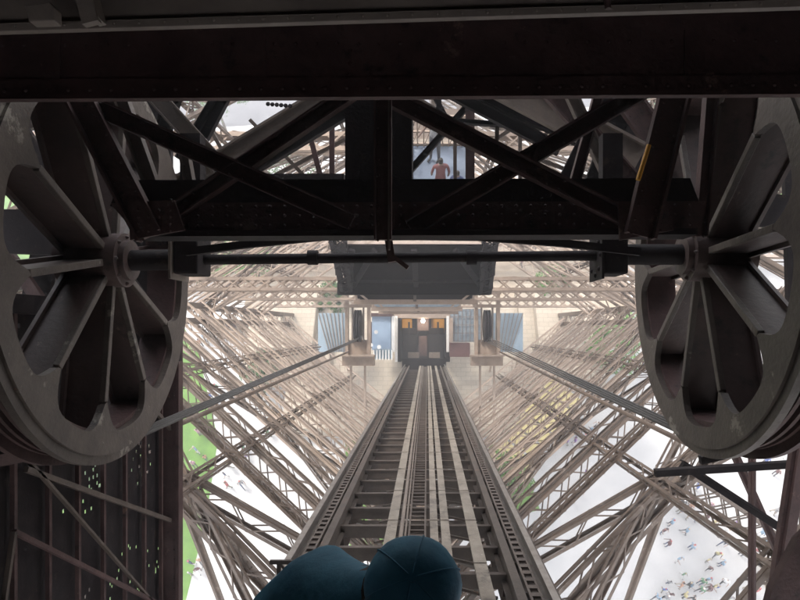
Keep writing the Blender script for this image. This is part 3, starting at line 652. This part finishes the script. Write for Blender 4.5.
railing((-.45, 11.1, FZ), (-.45, 13.7, FZ), 16); railing((1.15, 11.1, FZ), (1.15, 13.7, FZ), 16); railing((-.45, 13.7, FZ), (1.15, 13.7, FZ), 9)
b = MB()
for k in range(7): b.prism([(-.45, 13.75+k*.28, FZ-.0-k*.17), (1.15, 13.75+k*.28, FZ-k*.17), (1.15, 14.0+k*.28, FZ-k*.17), (-.45, 14.0+k*.28, FZ-k*.17)], (0, 0, -.05))
b.build('stair_treads', 'plank', wk)
for x in (-.4, 1.1):
    for y in (13.5,):
        b = MB(); b.beam((x, y, FZ-.3), (x, y+9, FZ-4), .14, .14); b.build('bracket', 'iron', wk)
for x in (-.45, 1.15):
    lattice(wk, 'stringer', (x, 11.3, FZ-.3), (x, 15.6, FZ-.3), .3, .4, UP, .08, .6, 'iron', .04, 2)

# ------------------------------------------------------------------ people
def skin_mesh(name, joints, edges, root=0, sub=1):
    me = bpy.data.meshes.new(name); me.from_pydata([j[0] for j in joints], edges, [])
    o = bpy.data.objects.new(name, me); COL.objects.link(o)
    sk = o.modifiers.new('s', 'SKIN'); sk.use_smooth_shade = True
    for i, j in enumerate(joints):
        v = me.skin_vertices[0].data[i]; v.radius = (j[1], j[2] if len(j) > 2 else j[1]); v.use_root = (i == root)
    if sub: o.modifiers.new('d', 'SUBSURF').levels = sub
    dg = bpy.context.evaluated_depsgraph_get(); dg.update()
    out = bpy.data.meshes.new_from_object(o.evaluated_get(dg)); out.name = name
    bpy.data.objects.remove(o); return out
def figure(stride=.1, arm=.1, lean=0.0, reach=0.0, slim=1.0):
    s = slim; V = Vector
    J = [(V((0, 0, .95)), .15*s, .11), (V((0, lean*.3, 1.15)), .14*s, .10), (V((0, lean*.7, 1.38)), .17*s, .11), (V((0, lean, 1.50)), .06), (V((0, lean+.01, 1.60)), .085, .095), (V((0, lean+.02, 1.72)), .075, .085),
         (V((.10, 0, .90)), .09), (V((.11, stride*.6, .48)), .06), (V((.11, stride, .08)), .042), (V((.12, stride+.16, .04)), .04, .03),
         (V((-.10, 0, .90)), .09), (V((-.11, -stride*.2, .48)), .06), (V((-.11, -stride, .08)), .042), (V((-.12, -stride+.16, .04)), .04, .03),
         (V((.20, lean*.9, 1.42)), .055), (V((.26, lean*.6-arm*.4, 1.15)), .042), (V((.25, .10+reach*.3-arm*.5, .92+reach*.25)), .032), (V((.24, .16+reach*.4-arm*.5, .84+reach*.34)), .035, .02),
         (V((-.20, lean*.9, 1.42)), .055), (V((-.26, lean*.6+arm*.4, 1.15)), .042), (V((-.25, .12+arm*.8, .92+reach*.2)), .032), (V((-.24, .18+arm*.9, .84+reach*.2)), .035, .02)]
    E = [(0, 1), (1, 2), (2, 3), (3, 4), (4, 5), (0, 6), (6, 7), (7, 8), (8, 9), (0, 10), (10, 11), (11, 12), (12, 13), (2, 14), (14, 15), (15, 16), (16, 17), (2, 18), (18, 19), (19, 20), (20, 21)]
    me = skin_mesh('person_body', J, E, 0, 1)
    for k in ('shirt', 'legs', 'hair', 'skin', 'shoe'): me.materials.append(M['skin'])
    for p in me.polygons:
        c = p.center
        if c.z > 1.66 or (c.z > 1.56 and c.y < lean-.01): i = 2
        elif c.z > 1.475: i = 3
        elif c.z < .09: i = 4
        elif abs(c.x) > .215 and c.z < 1.18: i = 3
        elif c.z > .93: i = 0
        else: i = 1
        p.material_index = i
    return me
poses = [figure(.05, .05), figure(.26, .2), figure(.2, .12, .06), figure(.04, .05, .02, .9), figure(.32, .26, .04, 0, .92), figure(.02, .02, 0, .5, 1.1)]
def cm(name, c):
    g_ = sum(c)/3; c = tuple(.62*x+.38*g_ for x in c)          # washed, everyday cloth colours
    k = 'cloth_'+name
    if k not in M: M[k] = mat(k, c, .85, 0, tuple(x*.8 for x in c), 8, 0)
    return M[k]
tops = {'maroon': (.15, .03, .03), 'red': (.50, .05, .05), 'navy blue': (.02, .04, .14), 'white': (.72, .71, .70), 'black': (.02, .02, .02), 'pink': (.50, .20, .27), 'sky blue': (.16, .33, .50), 'orange': (.50, .20, .07), 'yellow': (.55, .45, .12),
        'grey': (.25, .25, .26), 'green': (.06, .28, .10), 'purple': (.20, .06, .32), 'royal blue': (.03, .12, .50)}
bots = {'black': (.02, .02, .022), 'blue denim': (.05, .09, .19), 'beige': (.42, .34, .24), 'white': (.66, .65, .63), 'dark grey': (.09, .09, .10), 'khaki': (.20, .19, .11)}
hairs = {'dark hair': (.02, .014, .01), 'brown hair': (.12, .06, .03), 'fair hair': (.48, .35, .17), 'a white hat': (.72, .71, .68), 'a red cap': (.50, .03, .03), 'grey hair': (.33, .32, .31)}
shoe = cm('shoes', (.05, .05, .05))
combos = [(a, b_, c_) for a in tops for b_ in bots for c_ in hairs]; random.shuffle(combos)
for q_ in (('maroon', 'black', 'dark hair'), ('navy blue', 'blue denim', 'dark hair'), ('grey', 'dark grey', 'brown hair')): combos.remove(q_)
skins = [cm('skin_a', (.52, .31, .22)), cm('skin_b', (.38, .21, .14)), cm('skin_c', (.17, .09, .06))]
def person(x, y, z, rot, where, combo=None, scale=1.0, pose=None, grp='visitors on the plaza', verb='standing'):
    if combo: pass
    else: combo = combos.pop()
    a, b_, c_ = combo
    i = random.randrange(len(poses)) if pose is None else pose
    o = bpy.data.objects.new('person', poses[i]); COL.objects.link(o)
    o.location = (x, y, z); o.rotation_euler = (0, 0, rot); o.scale = (scale,)*3
    for k, m in enumerate((cm(a, tops[a]), cm('low_'+b_, bots[b_]), cm('hair_'+c_, hairs[c_]), random.choice(skins), shoe)):
        o.material_slots[k].link = 'OBJECT'; o.material_slots[k].material = m
    vb = 'walking' if i in (1, 2, 4) and verb == 'standing' else verb
    tag(o, f'person in {a} top, {b_} trousers, {c_}, {where}', 'person', grp)
    return o
def crowd(px, py, n, sx, sy, where, minD=.55):
    done = []
    while len(done) < n:
        g = G(random.gauss(px, sx), random.gauss(py, sy), 0)
        if all((g-q).length > minD for q in done):
            done.append(g); person(g.x, g.y, .012, random.uniform(0, 6.28), where, scale=random.choice((1, 1, .97, 1.03, .72)))
crowd(690, 500, 9, 8, 14, 'on plaza below right wheel'); crowd(722, 555, 30, 34, 22, 'in crowd at lower right'); crowd(690, 590, 18, 30, 8, 'at bottom right plaza edge')
crowd(580, 438, 12, 15, 8, 'left of right wheel'); crowd(562, 425, 6, 8, 8, 'near the yellow awning'); crowd(770, 490, 5, 14, 14, 'on plaza far right')
crowd(585, 490, 9, 26, 24, 'on bare plaza right')
crowd(202, 345, 3, 5, 5, 'beside the left lawn'); crowd(213, 395, 4, 4, 12, 'edging the left lawn'); crowd(230, 475, 10, 22, 34, 'on plaza lower left'); crowd(260, 365, 6, 20, 14, 'left of the pit')
crowd(290, 450, 8, 30, 28, 'left of the track'); crowd(195, 565, 4, 8, 16, 'at lower left by the lawn'); crowd(310, 255, 4, 30, 8, 'on far forecourt left'); crowd(560, 255, 4, 40, 8, 'on far forecourt right')
# three visitors on the walkway
person(.35, 11.75, FZ, 0.1, 'on blue walkway', ('maroon', 'black', 'dark hair'), scale=.86, pose=0, grp='visitors on the walkway')
person(.78, 11.55, FZ, -.2, 'on blue walkway at right', ('navy blue', 'blue denim', 'dark hair'), scale=.72, pose=0, grp='visitors on the walkway')
person(.22, 13.15, FZ, 2.6, 'at far end of blue walkway', ('grey', 'dark grey', 'brown hair'), pose=3, grp='visitors on the walkway')

# worker in blue right below the camera (bending forward, facing right)
wp = T(-.42, -.95, 1.9); base = Vector((wp.x, wp.y, wp.z-1.25))
hc = P(413, 586, 1.72)                                 # head centre
wk2 = empty('person', Vector((hc.x-.35, hc.y-.05, hc.z-1.95)), 'person in dark blue cap and blue jacket bending forward at the foot of the view', 'person')
sh = P(330, 612, 1.86)
V = Vector
def W(dx, dy, dz): return hc+V((dx, dy, dz))
J = [(W(-.54, -.06, -.92), .14, .13), (W(-.45, -.03, -.62), .165, .16), (W(-.26, .0, -.29), .165, .165), (W(-.13, -.01, -.17), .08, .085), (W(-.03, 0, -.06), .085, .09), (W(.02, 0, .02), .085, .09),
     (W(-.52, .03, -1.0), .10), (W(-.44, .0, -1.42), .07), (W(-.51, -.02, -1.85), .05), (W(-.38, -.02, -1.91), .045), (W(-.52, -.15, -1.0), .10), (W(-.46, -.2, -1.42), .07), (W(-.54, -.22, -1.85), .05), (W(-.41, -.22, -1.91), .045),
     (W(-.30, .11, -.40), .08), (W(-.30, .10, -.70), .055), (W(-.12, .02, -.86), .04), (W(-.05, -.02, -.88), .035), (W(-.28, -.15, -.40), .08), (W(-.26, -.24, -.70), .055), (W(-.08, -.26, -.84), .04), (W(-.02, -.26, -.86), .035)]
E = [(0, 1), (1, 2), (2, 3), (3, 4), (4, 5), (0, 6), (6, 7), (7, 8), (8, 9), (0, 10), (10, 11), (11, 12), (12, 13), (2, 14), (14, 15), (15, 16), (16, 17), (2, 18), (18, 19), (19, 20), (20, 21)]
me = skin_mesh('worker_body', J, E, 0, 2)
for m_ in ('blue', 'hairdark', 'skin'): me.materials.append(M[m_])
for p in me.polygons:
    c = p.center-hc
    p.material_index = 0 if (c.x < -.15 or c.z < -.24) else (2 if c.x > .0 else 1)
me.transform(Matrix.Translation(-WL[wk2])); o = bpy.data.objects.new('body', me); COL.objects.link(o); o.parent = wk2
# cap: crown dome + seams + peak
b = MB(); n = 32; rows = 10; rx, ry, rz = .130, .128, .122; cc = hc+V((0, 0, .015))
vs = []; 
for j in range(rows+1):
    ph = math.pi/2*j/rows*1.08
    for i in range(n):
        t = 2*math.pi*i/n; bul = 1+.012*math.cos(6*t)*math.sin(ph)
        vs.append(cc+V((rx*bul*math.sin(ph)*math.cos(t), ry*bul*math.sin(ph)*math.sin(t), rz*math.cos(ph))))
b.add(vs, [(j*n+i, (j+1)*n+i, (j+1)*n+(i+1) % n, j*n+(i+1) % n) for j in range(rows) for i in range(n)], True)
cap = b.build('cap', 'blue', wk2)
b = MB(); b.tube(cc+V((0, 0, rz-.002)), cc+V((0, 0, rz+.006)), .012, 12); 
b.build('cap_button', 'blue', cap)
for k in range(3):
    b = MB(); t = k*math.pi/3+.3
    pts = [cc+V((rx*1.012*math.sin(ph)*math.cos(t), ry*1.012*math.sin(ph)*math.sin(t), rz*1.008*math.cos(ph))) for ph in [math.pi/2*q/14 for q in range(-14, 15)]]
    b.pipe(pts, .0022, 6); b.build('seam', 'blue', cap)
b = MB()
# floor grating the worker stands on
fz = hc.z-1.95
pf = empty('service_platform', V((hc.x-.3, hc.y, fz)), 'dark narrow service platform beneath the blue person', 'platform')
b.prism([(hc.x-.8, hc.y-.6, fz), (hc.x+.1, hc.y-.6, fz), (hc.x+.1, hc.y+.05, fz), (hc.x-.8, hc.y+.05, fz)], (0, 0, -.05)); b.build('deck', 'black', pf)
b = MB(); b.beam(P(270, 562, 6), P(330, 562, 6), .035, .035, ES); b.beam(P(279, 562, 6), P(277, 680, 6), .035, .035, ES); b.beam(P(280, 563, 6), P(300, 592, 6), .02, .02, ES); b.build('guard_rail', 'track', tr)

# ------------------------------------------------------------------ unseen cabin shell and deck, added to keep light off the near ironwork
cbn = empty('lift_cabin_shade', Vector((0, -.8, H-2)), 'unseen lift cabin shell round the viewpoint, shaped to block sky light', 'cabin')
def wb(nm, x0, x1, y0, y1, z0, z1, m='black', par=cbn):
    b = MB(); b.prism([(x0, y0, z0), (x1, y0, z0), (x1, y1, z0), (x0, y1, z0)], (0, 0, z1-z0)); return b.build(nm, m, par)
wb('roof', -6.5, 6.5, -2.6, 7.0, H+3.2, H+3.4); wb('rear_wall', -6.5, 6.5, -2.8, -2.6, H-4.5, H+.1); wb('rear_wall', -6.5, 6.5, -2.8, -2.6, H+.95, H+3.2)  # added shell blocks the sky, with a rear slot for some light
for xx in (-6.5, -3.3, -.1, 3.1, 6.2): wb('window_post', xx, xx+.25, -2.8, -2.6, H+.1, H+.95)  # posts in the opening that lets rear light reach the near girders
wb('side_wall', -6.7, -6.5, -2.6, 7.0, H-6.4, H+3.2); wb('side_wall', 6.5, 6.7, -2.6, 7.0, H-6.4, H+3.2)
wb('front_light_block', -6.5, 6.5, 6.8, 7.0, H-1.8, H+3.2)  # added panel, lowered to shade the wheels from the sky ahead
dk2 = empty('overhead_shade_deck', Vector((0, 0, H+13)), 'wide unseen deck added overhead to block sun and sky', 'platform')
wb('deck', -28, 28, -30, 17, H+13, H+13.4, 'mid', dk2)  # unseen deck, sized to keep the sun off the wheels
for y in range(-28, 17, 5): wb('joist', -28, 28, y, y+.4, H+12.2, H+13, 'mid', dk2)

# ------------------------------------------------------------------ trees
def leaf_crown(c, rx, rz, n, rs):
    b = MB(); rnd = random.Random(rs); clumps = []
    for i in range(13):
        t = rnd.uniform(0, 6.28); r_ = rx*rnd.uniform(.15, .8); clumps.append((c+V((r_*math.cos(t), r_*math.sin(t), rz*rnd.uniform(-.5, .75))), rx*rnd.uniform(.28, .5)))
    for i in range(n):
        cc_, rr = rnd.choice(clumps); d = V((rnd.gauss(0, 1), rnd.gauss(0, 1), rnd.gauss(0, 1))).normalized()
        p = cc_+d*rr*rnd.uniform(.55, 1.05); nn = (d+V((rnd.gauss(0, .6), rnd.gauss(0, .6), rnd.gauss(.3, .6)))).normalized()
        e = nn.orthogonal().normalized(); g = nn.cross(e); a_ = rnd.uniform(0, 6.28); e2 = e*math.cos(a_)+g*math.sin(a_); g2 = nn.cross(e2); s_ = rnd.uniform(.10, .2)
        b.add([p-e2*s_, p-g2*s_*.5, p+e2*s_, p+g2*s_*.5], [(0, 1, 2, 3)])
    return b
tl = [(606, 356, 2.6, 6, 'leaf', 'bright green round tree left of the right wheel'), (622, 338, 2.2, 5.5, 'leaf', 'small bright tree touching the right wheel rim'), (378, 484, 2.4, 6, 'leaf', 'green tree seen through the track left of the ladder'),
      (392, 440, 1.8, 4.5, 'leaf2', 'small dark tree just above the tree under the track'), (505, 478, 2.4, 5.5, 'leaf', 'green tree showing right of the track rails'), (262, 372, 1.8, 4.5, 'leaf2', 'low dark green tree on the path left of the pit'),
      (250, 255, 3.4, 8, 'leaf', 'bright tree on far lawn above the left tie girder'), (556, 282, 2.2, 6, 'leaf', 'green tree behind the right half of the tie girder'), (60, 90, 4.5, 9, 'leaf', 'tree on far lawn at upper left behind the wheel'),
      (15, 300, 3.4, 8, 'leaf', 'tree seen through the lowest left spokes'), (215, 100, 4, 9, 'leaf', 'tree behind slanted struts left of the truss'), (285, 160, 3.2, 8, 'leaf', 'tree in gap left of the centre panel'),
      (625, 105, 4, 9, 'leaf2', 'tree behind the struts right of the truss'), (770, 150, 4, 9, 'leaf', 'tree seen through the upper right spokes'), (330, 300, 2, 5, 'leaf2', 'dark tree tucked under left tie girder end'),
      (190, 262, 2.4, 6, 'leaf', 'bright tree right of the left wheel hub'), (40, 540, 3.4, 7, 'leaf', 'tree behind the perforated screen wall'), (120, 480, 3, 7, 'leaf2', 'tree behind the screen wall near its post')]
for k, (px, py, rad, hh, mm, lb) in enumerate(tl):
    g = G(px, py, hh*.65); t = empty('tree', V((g.x, g.y, 0)), lb, 'tree', 'trees around the tower foot')
    leaf_crown(V((g.x, g.y, hh*.68)), rad, hh*.33, int(900+rad*420), k).build('crown', mm, t)
    b = MB(); b.tube(V((g.x, g.y, 0)), V((g.x, g.y, hh*.55)), .2, 10, .12)
    for i in range(5):
        a_ = i*1.3; b.tube(V((g.x, g.y, hh*.4)), V((g.x+rad*.55*math.cos(a_), g.y+rad*.55*math.sin(a_), hh*.8)), .08, 6, .03)
    b.build('trunk', 'bark', t)
# yellow awning, ticket kiosks and barriers on the plaza
c0 = G(535, 428, 3); aw = empty('awning', V((c0.x, c0.y, 0)), 'long yellow striped awning on the plaza right of the track', 'awning')
dx = (G(575, 380, 3)-G(500, 480, 3)); dx.z = 0; dn = dx.normalized(); dnn = V((-dn.y, dn.x, 0))
for k in range(7):
    b = MB(); p = V((c0.x, c0.y, 3))+dn*(k-3.5)*1.5; b.prism([p-dnn*1.6-UP*.4, p+dn*1.25-dnn*1.6-UP*.4, p+dn*1.25+dnn*1.6, p+dnn*1.6], (0, 0, .04)); b.build('cloth_strip', 'yellow', aw)
for s_ in (-1, 1):
    for k in (-5, 0, 5):
        b = MB(); p = V((c0.x, c0.y, 0))+dn*k+dnn*1.5*s_; b.tube(p, p+UP*(2.6 if s_ < 0 else 3), .05, 8); b.build('pole', 'white', aw)
for px, py, lb in ((640, 300, 'small white roofed kiosk behind right girder'), (232, 322, 'small white roofed kiosk on left beige path'), (780, 575, 'white roofed kiosk at bottom right corner')):
    g = G(px, py); e = empty('kiosk', g, lb, 'kiosk')
    b = MB(); b.prism([(g.x-1.5, g.y-1.2, 0), (g.x+1.5, g.y-1.2, 0), (g.x+1.5, g.y+1.2, 0), (g.x-1.5, g.y+1.2, 0)], (0, 0, 2.4)); b.build('walls', 'stone', e)
    b = MB(); q = [V((g.x+i*1.8, g.y+j*1.5, 2.4)) for i, j in ((-1, -1), (1, -1), (1, 1), (-1, 1))]; tp = V((g.x, g.y, 3.3)); b.add(q+[tp], [(0, 1, 4), (1, 2, 4), (2, 3, 4), (3, 0, 4), (3, 2, 1, 0)]); b.build('roof', 'white', e)
    b = MB(); b.prism([(g.x-.9, g.y-1.21, 1), (g.x+.9, g.y-1.21, 1), (g.x+.9, g.y-1.21, 2), (g.x-.9, g.y-1.21, 2)], (0, -.05, 0)); b.build('hatch', 'dark', e)

# ------------------------------------------------------------------ haze
import os
HZ = .0040
if HZ:
    b = MB(); b.prism([(-75, -40, -2), (75, -40, -2), (75, 150, -2), (-75, 150, -2)], (0, 0, H+20))
    hm = bpy.data.materials.new('haze_air'); hm.use_nodes = True; nt = hm.node_tree; nt.nodes.remove(nt.nodes['Principled BSDF'])
    pv = nt.nodes.new('ShaderNodeVolumePrincipled'); pv.inputs['Density'].default_value = HZ; pv.inputs['Color'].default_value = (.97, .97, 1, 1); pv.inputs['Anisotropy'].default_value = .2
    nt.links.new(pv.outputs[0], nt.nodes['Material Output'].inputs['Volume'])
    o = b.build('haze', hm, kind='stuff'); tag(o, 'bright pale haze filling the air down to the plaza', 'haze')
